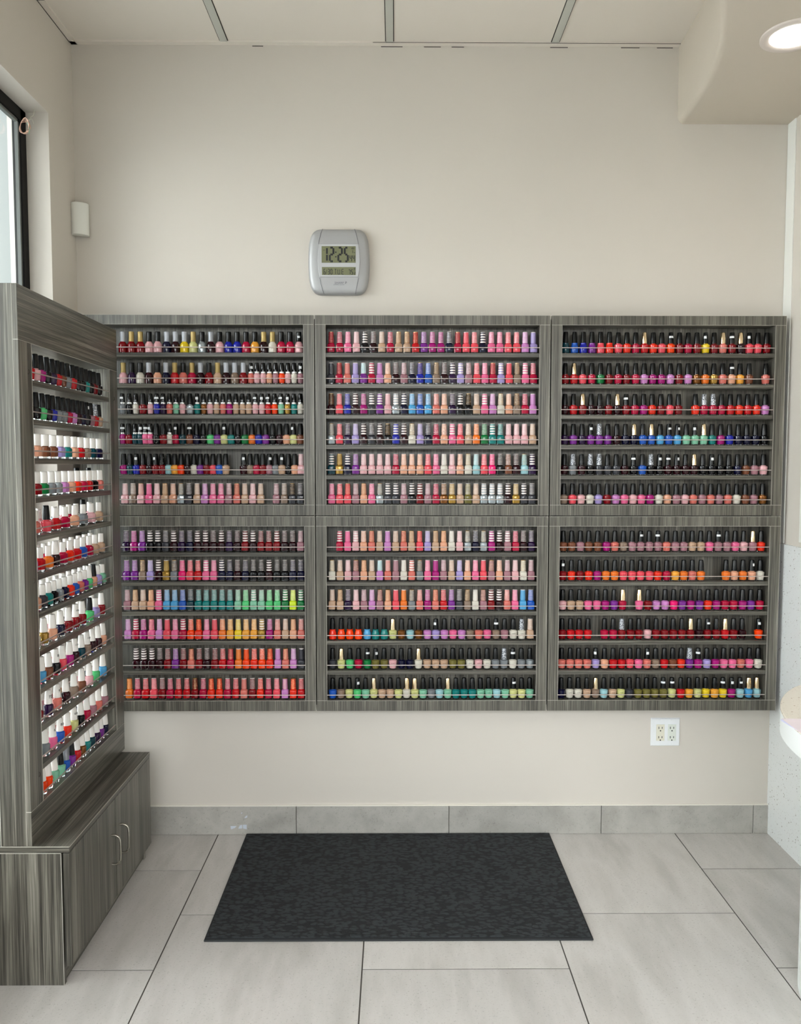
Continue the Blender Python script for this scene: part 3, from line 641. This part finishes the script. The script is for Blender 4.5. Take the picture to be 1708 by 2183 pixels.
# parse "xxMOD" tokens; modifiers: W sticker, w narrow sticker, G gold metal, S glitter, D gold-studded band, P plain band, Z wide band
# leading style override char before the colour: O V C G E A D ; cap letter k/s/g for C style
def parse(tok, dsty):
    sty = dsty
    if tok[0] in 'OVCGEADF': sty = tok[0]; tok = tok[1:]
    capc = None
    if sty == 'C': capc = tok[0]; tok = tok[1:]
    return sty, capc, tok[:2], tok[2:]
def spec(tok, dsty, rnd):
    sty, capc, col, mod = parse(tok, dsty)
    if sty == 'D':
        kind = 'gold' if 'D' in mod else 'plain' if 'P' in mod else 'wide' if 'Z' in mod else 'thin'
        cm = [CAPC[col], BANDG if kind == 'gold' else BANDW]; desc = {'gold': 'gold-studded cap', 'plain': 'plain matching cap', 'wide': 'white-banded cap', 'thin': 'pale-banded cap'}[kind]
        if 'I' in mod: cm[0] = CAPC['ib']; desc = 'pale blue cap'
    elif sty == 'C': kind = 'club'; cm = [{'k': BLACKCAP, 's': MSILV, 'g': MGOLD}[capc]]; desc = {'k': 'black cap', 's': 'silver cap', 'g': 'gold cap'}[capc]
    elif sty == 'V': kind = 'ringed'; cm = [GLOSSCAP, SILRING]; desc = 'silver-ringed black cap'
    elif sty == 'E': kind = 'short'; cm = [WHITECAP]; desc = 'short white cap'
    elif sty == 'F': kind = 'wide_white'; cm = [WHITECAP]; desc = 'wide white cap'; sty = 'E'
    elif sty == 'A': kind = 'taper_white'; cm = [WHITECAP]; desc = 'tapered white cap'
    elif sty == 'G': kind = 'gtall'; cm = [BLACKCAP]; desc = 'tall black cap'
    else: kind = 'black'; cm = [BLACKCAP]; desc = 'black cap'
    if 'G' in mod: kind = 'goldmetal'; cm = [GOLDCAP]; desc = 'shiny gold cap'
    if 'S' in mod: kind = 'glitter'; cm = [GLIT]; desc = 'glitter cap'
    if 'K' in mod: cm = [BLACKCAP]; desc = 'black cap'
    if 'R' in mod: cm = [GREYCAP]; desc = 'grey metal cap'
    st = 'w' if 'W' in mod else 'n' if 'w' in mod else None
    num = mod[mod.index('#') + 1:] if '#' in mod else None
    return sty, kind, cm, col, desc, st, num
_mc = {}
def part_mesh(key, fn, mats):
    if key not in _mc: _mc[key] = fn().mesh('_'.join(str(k) for k in key), mats, 38)
    return _mc[key]
def lathe_mb(pf, mi=None, seg=14): return MB().lathe(S_(pf), seg, mi)
STICKS = {k: sticker('w' if k[0] == 'W' else 'n', {'a': 0, 'b': .5, 'c': -.5}[k[1]]) for k in ('Wa', 'Wb', 'Wc', 'na', 'nb', 'nc')}
_dummy = mat('unassigned_polish', '808080')
def obj_slots(o, mats):
    for i, M in enumerate(mats): o.material_slots[i].link = 'OBJECT'; o.material_slots[i].material = M
def make_bottle(sp, loc, rz, label, group, rnd, face=0.0):
    sty, kind, cm, col, desc, st, num = sp
    r = bpy.data.objects.new('nail_polish_bottle', None); C.objects.link(r); r.empty_display_size = 0.01
    r.location = loc; r.rotation_euler = (0, 0, rz); tag(r, label, 'nail polish', group)
    def put(name, me, mats=None):
        o = bpy.data.objects.new(name, me); C.objects.link(o); o.parent = r
        if mats: obj_slots(o, mats)
        return o
    put('glass_base', part_mesh(('glass', sty), lambda: lathe_mb(STY[sty]['glass']), [BGLASS]))
    put('bottle', part_mesh(('body', sty), lambda: lathe_mb(STY[sty]['body']), [_dummy]), [POL[col]])
    pf, mi = cap_prof(kind)
    cp = put('cap', part_mesh(('cap', kind), lambda: lathe_mb(pf, mi), [_dummy] * (max(mi) + 1)), cm)
    if st:
        k = ('W' if st == 'w' else 'n') + rnd.choice('abc')
        o = bpy.data.objects.new('number_sticker', part_mesh(('sticker', k), lambda: STICKS[k], [STICK])); C.objects.link(o); o.parent = cp; o.rotation_euler = (0, 0, face)
    if num:
        key = ('num', num)
        if key not in _mc:
            _mc[key] = text_mesh(num, 0.0125 if len(num) < 3 else 0.0088, 'number', 0.00015); _mc[key].materials.append(PENINK)
        o = bpy.data.objects.new('handwritten_number', _mc[key]); C.objects.link(o); o.parent = cp
        o.location = (0.0112 * math.sin(face), -0.0112 * math.cos(face), 0.060); o.rotation_euler = (math.radians(90), 0, face)
    return r
MASS = MB(); MASSM = []; MIDX = {}
def mass_mat(M):
    if M.name not in MIDX: MIDX[M.name] = len(MASSM); MASSM.append(M)
    return MIDX[M.name]
OPI = text_mesh('O·P·I', 0.0058, 'mark', 0.0)
OPI_V = [tuple(v.co) for v in OPI.vertices]; OPI_F = [tuple(p.vertices) for p in OPI.polygons]
def mass_bottle(sp, loc, rz, rnd, face=0.0, opi=False):
    sty, kind, cm, col, desc, st, num = sp
    for pf, mi, mats in ((STY[sty]['glass'], None, [BGLASS]), (STY[sty]['body'], None, [POL[col]])) + ((cap_prof(kind) + (cm,)),):
        t = lathe_mb(pf, mi, 12); c_, s_ = math.cos(rz), math.sin(rz)
        MASS.add([(loc[0] + x * c_ - y * s_, loc[1] + x * s_ + y * c_, loc[2] + z) for x, y, z in t.v], t.f, [mass_mat(mats[i]) for i in t.mi])
    if st:
        t = STICKS[('W' if st == 'w' else 'n') + rnd.choice('abc')]; c_, s_ = math.cos(rz + face), math.sin(rz + face)
        MASS.add([(loc[0] + x * c_ - y * s_, loc[1] + x * s_ + y * c_, loc[2] + z) for x, y, z in t.v], t.f, mass_mat(STICK))
    if num:
        me = text_mesh(num, 0.008, 'n', 0.0)
        MASS.add([(loc[0] + v.co.x, loc[1] - 0.0106, loc[2] + 0.0635 + v.co.y) for v in me.vertices], [tuple(p.vertices) for p in me.polygons], mass_mat(PENINK)); bpy.data.meshes.remove(me)
    if opi:
        MASS.add([(loc[0] + x, loc[1] - 0.0158, loc[2] + 0.025 + y) for x, y, z in OPI_V], OPI_F, mass_mat(PENINK))
ORD = ['first', 'second', 'third', 'fourth', 'fifth', 'sixth', 'seventh', 'eighth', 'ninth', 'tenth', 'eleventh', 'twelfth', 'thirteenth', 'fourteenth', 'fifteenth', 'sixteenth', 'seventeenth', 'eighteenth', 'nineteenth', 'twentieth',
       'twenty-first', 'twenty-second', 'twenty-third', 'twenty-fourth', 'twenty-fifth', 'twenty-sixth', 'twenty-seventh', 'twenty-eighth']
WROW = {  # rack column, shelf: (style, tokens)
 ('L', 0): ('C', 'sdr gdr gdr klp klp snv swn sye gpw ksv swn klp kbl kbl kcr kam gwn giv kcr kcr klpw'),
 ('L', 1): ('V', 'Cglp Ckdp Ckiv Cswn Ckpe Csnv Cgrd Cksk Cgcr Cswn Ckdr Cgtn Cswn Csta Csdr skw lp lp pe ml ne lp iv mlw'),
 ('L', 2): ('V', 'grW bk iv Odr lp blW dpW sk mt lp Osv tew bz lp tn sk ma tn tn tn lpW lpw rdW ne mtW gow te iv'),
 ('L', 3): ('V', 'maW Odr tl tlw pkW pkw Obk Odr iv Ocrw Otl ObnW Onv Obk Olg Opu Opww Ote Obk Ogn Oor Obl Opu Obk Own Ope Opww Obn'),
 ('L', 4): ('O', 'ma tl blw dr wn drw dr ib am ne wn iv pu dr co rb tn _ _ wnw ta cr dr mlw gr tnw bk pe Dlp'),
 ('L', 5): ('D', 'lp ta lpD pkP lp tnD pe svD dg tn li pk pk ml skD tn lp tn _ ml ta dgD dg'),
 ('C', 0): ('D', 'crD cr pk lp bkZ wn tn cr tnD tnD rdD pu ma ma nv crD coP co nvZ pk pk co co li laP'),
 ('C', 1): ('D', 'dgP crD skP laP puI crZ liP pe wn ml nv blD rb taD wn dpZ laZ ml co pk crD laZ coP taD pkZ cr'),
 ('C', 2): ('D', 'wnD co bl wnZ ma dgZ puZ lpP svZ nvZ sb rb sb sk pe dp bkZ bkD tn pkZ li ivD pe taD cr liP'),
 ('C', 3): ('D', 'svD co dp la wnZ dg wnZ bkD blZ wnZ ivD la nv cr pe pkZ co tn or gn teZ te lp lp lp tn'),
 ('C', 4): ('D', 'tlZ goD nvZ pu lp lp lp lp cr pe pe pe co pk iv lp pe ivD ib co hp bk bn wn ibD dpZ'),
 ('C', 5): ('D', 'pk co coD ml peD pk svD dgZ dgZ ml bkZ drZ ml cr bz go tn ol tn svZ svZ svZ wnZ go dgZ dg'),
 ('R', 0): ('O', 'Gtl Grb Gbl Gpu Gco Gsc co sc cr rdG sc co neW dr cr dr yew#77 dr skG drW wnG cow co dr'),
 ('R', 1): ('O', 'dr rdG co cr gn dr cr dr cr li ma ma li dr li bz or go sk peW am bn _ sk'),
 ('R', 2): ('O', 'wn rd drG wn wn dr wnG drW cr ma sc dr co dr _ sc crS crS cr rd sc rd sc li'),
 ('R', 3): ('O', 'dp pu dp puw puS pu wn nv nvG rb rbG sb rbW sbw mt mtw mtG te ma bl nv nv nv bk'),
 ('R', 4): ('O', 'wn grS wn bkS dgS dg dg wn bkW rb bkS bkw wnW wnw wn wnG bk bkw bk bk nv bn ml lp'),
 ('R', 5): ('O', 'ta co lp iv la dr li pk lp pk ma iv pe ml lp sk ml sk ml sk iv bn ml bz'),
 ('l', 0): ('D', 'dp ma pu bkZ bkZ dg wnZ dp nv wnZ wnZ wn wnZ dp wn drZ wnZ dr dr drZ wn wn ml'),
 ('l', 1): ('D', 'pu pu taD la wnZ goP grD hp co rd pkZ pk nvZ nv wn nv bk bk wnZ bk bk nv nv'),
 ('l', 2): ('D', 'ml tnD tn peD pkZ sb sb rb tl te te te te te mt lg mtZ mt lg lg gnZ ly gnZ'),
 ('l', 3): ('D', 'li crZ ma pkD li coP pk crZ ne scD pk coP or am ye am am goZ ma sk tn peD sk'),
 ('l', 4): ('D', '_ wnZ wnZ wnZ wn dr pu dr skD dr wn dr rd crD orP neP sc ne scD liP skD li dgP'),
 ('l', 5): ('D', 'orD cr rd co dr cr rd rd drD cr scD scD cr rd skP dr sc cr co liD scD rd'),
 ('c', 0): ('D', '_ crZ pkP lpZ pe skD tn liP tn skD tnD coD la tnD peD iv lp svD nv svD maZ wnZ mlZ cr wn dp'),
 ('c', 1): ('D', 'ivD tn lp mlD peD tn liI sk mlP iv skZ grD pk maP ml tn la pe pk coP mlD pe ml lp ivD ml'),
 ('c', 2): ('D', 'tn tnD dp lp ml li mlD peD coP orP grD sk ma skD rd pu dg taD iv mlD drZ wnZ sk pk sbP rb'),
 ('c', 3): ('O', 'Gsc Gne Gne Gne Gsb Gte Gte pwG bz ib bz li law li pk li ta sk pk taW ml iv ivS Dtn'),
 ('c', 4): ('O', 'dg pwG lg cr gnW olw#39 ol lp nv nv ivG tn tn tn ol ol iv lp iv gr grS ivW gr sv'),
 ('c', 5): ('O', 'rb ta pw lgw mt pwG tn tn pw ivG pwG mt gr ib mtG te te te mt mt ib mt pwW pw mt'),
 ('r', 0): ('O', 'bn bn ml bn bn ma sk ta ml mlW ml mlW sk ml ml tn tn pk mlW ml pk lp mlG sc'),
 ('r', 1): ('O', 'drw sc dr sc ma or or co co co co sc cr am or sk or _ _ or pe or pew iv'),
 ('r', 2): ('O', 'lp tn tn pk pk ma pu crG _ pkG dr li li hp pu ma pu sc ma cr cr ma pu cr'),
 ('r', 3): ('O', 'dr rd rd rd _ cr cr drS dr dr lp dr dr dr dr drG wn drW dr rdG dr wn _ new'),
 ('r', 4): ('O', 'sk sk sk sk law pe rd rd co pk skw ta rd bn sc puS maW la ma pk pk sk pk iv'),
 ('r', 5): ('O', 'nv iv iv tn taG ib tn pw dg ol ol ol olW pwW rd am pw ye am yeW maw ibW sbG ibG'),
}
rackname = {'L': 'upper left', 'C': 'upper middle', 'R': 'upper right', 'l': 'lower left', 'c': 'lower middle', 'r': 'lower right'}
IND = {('C', k) for k in range(6)} | {('L', 0)}
shelfword = ['top shelf', 'second shelf', 'third shelf', 'fourth shelf', 'fifth shelf', 'bottom shelf']
for (rk, row), (sty, toks) in WROW.items():
    ci = 'LCR'.index(rk.upper()); x0, x1 = XS[ci]; x0 += 0.040; x1 -= 0.040
    upper = rk.isupper(); zs_ = (list(UP) + [1.323] if upper else list(LO) + [0.566])[row]
    if ci == 0: x0 = -1.268
    tk = toks.split(); rnd = random.Random(row * 7 + ord(rk)); n = len(tk)
    # slot widths follow the bottle's own width, then spread over the shelf
    wd = [0.030 if t == '_' else {'D': 0.031, 'O': 0.032, 'C': 0.0345, 'V': 0.0255, 'G': 0.032, 'E': .029, 'A': .03}[parse(t, sty)[0]] for t in tk]
    tot = sum(wd); free = (x1 - x0 - 0.006) - tot; x = x0 + 0.003; gap = free / n
    if ci == 0: gap = free / n
    q = 0
    for t, wdt in zip(tk, wd):
        xc = x + gap / 2 + wdt / 2; x += wdt + gap
        if t == '_': continue
        sp = spec(t, sty, rnd)
        jx = rnd.uniform(-1, 1) * max(0.0, min(0.0016, gap * 0.35)); loc = (xc + jx, FY + 0.029 + rnd.uniform(-.001, .003), zs_ + 0.0002); rz = rnd.uniform(-0.25, 0.25) if sp[0] in 'DE' else rnd.uniform(-1.5, 1.5)
        if sp[0] in 'DE': rz = rnd.uniform(-0.08, 0.08)
        if (rk, row) in IND:
            lab = '%s bottle, %s, %s from left, %s, %s rack' % (CNAME[sp[3]], sp[4], ORD[q], shelfword[row], rackname[rk])
            make_bottle(sp, loc, rz, lab, 'polish bottles on the %s of the %s wall rack' % (shelfword[row], rackname[rk]), rnd, -rz)
        else:
            pale = sp[3] in ('iv', 'pw', 'mt', 'lp', 'tn', 'te', 'co', 'sk') and sp[0] == 'O' and rk in 'cr' and rnd.random() < 0.7
            mass_bottle(sp, loc, rz, rnd, -rz, opi=pale)
        q += 1
# side rack: near end first
SROW = [
 ('O', 'gr bk rd lp ma bk dp rd bn gr rd bk bk te bk dr bk', 'O', ''),
 ('O', 'wn go bk bk lg bk bl gr gr cr li wn nv bkw ml rdS tn', 'O', ''),
 ('F', 'la cr pe bn bn la te pe rd ta tl nv', 'F', ''),
 ('F', 'ml or dr gn gr sv li pe sc cr rd bk sk', 'F', '_ _ _ _ _ Etn _ _ _ Obk _ Obk'),
 ('E', 'Obk sk Oco rd cr pe gr lp tn', 'E', 'rd Obn Obn lp rd sv lp cr iv Obk lp'),
 ('E', 'sk li rd or Awn cr sc rd rb cr tn tn', 'E', 'cr rd lp wn cr rd iv wn tn lp rd iv'),
 ('E', 'ye sv pe dg te bk sv nv sc rb sk pu Alg ApeK la mt', 'E', 'iv lp cr gr iv nv te sv ma lp iv tn gr'),
 ('A', 'wn iv go pe nv dr dr#106 dr Olg Ela dr', 'A', 'dp gr iv _ lp _ wn _ la _ iv'),
 ('A', 'cr dr sb bn bk#8 co ma wn#130 tl ta#140 wn wn pe', 'A', 'iv#10 ta gr cr rd ma lp _ tn bl'),
 ('A', 'lp dr dp#72 sk#9 wn ta bn lp lg sb', 'A', 'iv or lp lp tn _ lp gr ta'),
 ('A', 'tl mt gr pk#6 rb#80 sc pw#64 bk cr ml sk ml', 'A', 'taR iv ib lp rd iv tn nv lp ta'),
 ('A', 'ne drK ne ne mt OmtK rbR puK rd bz te tl dp pu nv', 'A', 'iv lp _ iv _ ib _ iv gr lp'),
]
NSH = ['top', 'second', 'third', 'fourth', 'fifth', 'sixth', 'seventh', 'eighth', 'ninth', 'tenth', 'eleventh', 'bottom']
for row, (sty, toks, sty2, back) in enumerate(SROW):
    zs_ = SZ[row] + 0.0002; rnd = random.Random(100 + row)
    front_r = math.radians(90)
    for which, (st_, tl_) in enumerate(((sty, toks), (sty2, back))):
        tk = tl_.split(); n = len(tk)
        if not n: continue
        ya_, yb_ = -0.905, -0.262
        if row in (0, 1, 6, 11): ya_ = -0.905
        pitch = (yb_ - ya_) / n; q = 0
        for i, t in enumerate(tk):
            if t == '_': continue
            y = ya_ + pitch * (i + 0.5) + (0 if which == 0 else pitch * 0.2) + rnd.uniform(-.002, .002)
            sp = spec(t, st_, rnd); xx = SX - 0.026 if which == 0 else SX - 0.066
            rz = front_r + (rnd.uniform(-.1, .1) if sp[0] in 'DE' else 0); loc = (xx + rnd.uniform(-.001, .001), y, zs_)
            if which == 0 and row >= 2:
                lab = '%s bottle, %s, %s from near end, %s shelf, window-side rack' % (CNAME[sp[3]], sp[4], ORD[q], NSH[row])
                make_bottle(sp, loc, rz, lab, 'polish bottles on the %s shelf of the side rack' % NSH[row], rnd, -0.5)
            else:
                sp = sp[:6] + (None,)
                mass_bottle(sp, loc, rz, rnd, -0.5)
            q += 1
    for t in ():
        pass
o = MASS.build('nail_polish_bottles', MASSM, smooth=38); o['kind'] = 'stuff'
tag(o, 'remaining rows of nail polish bottles crowding the wall racks and side rack', 'nail polish')
bpy.data.meshes.remove(OPI)
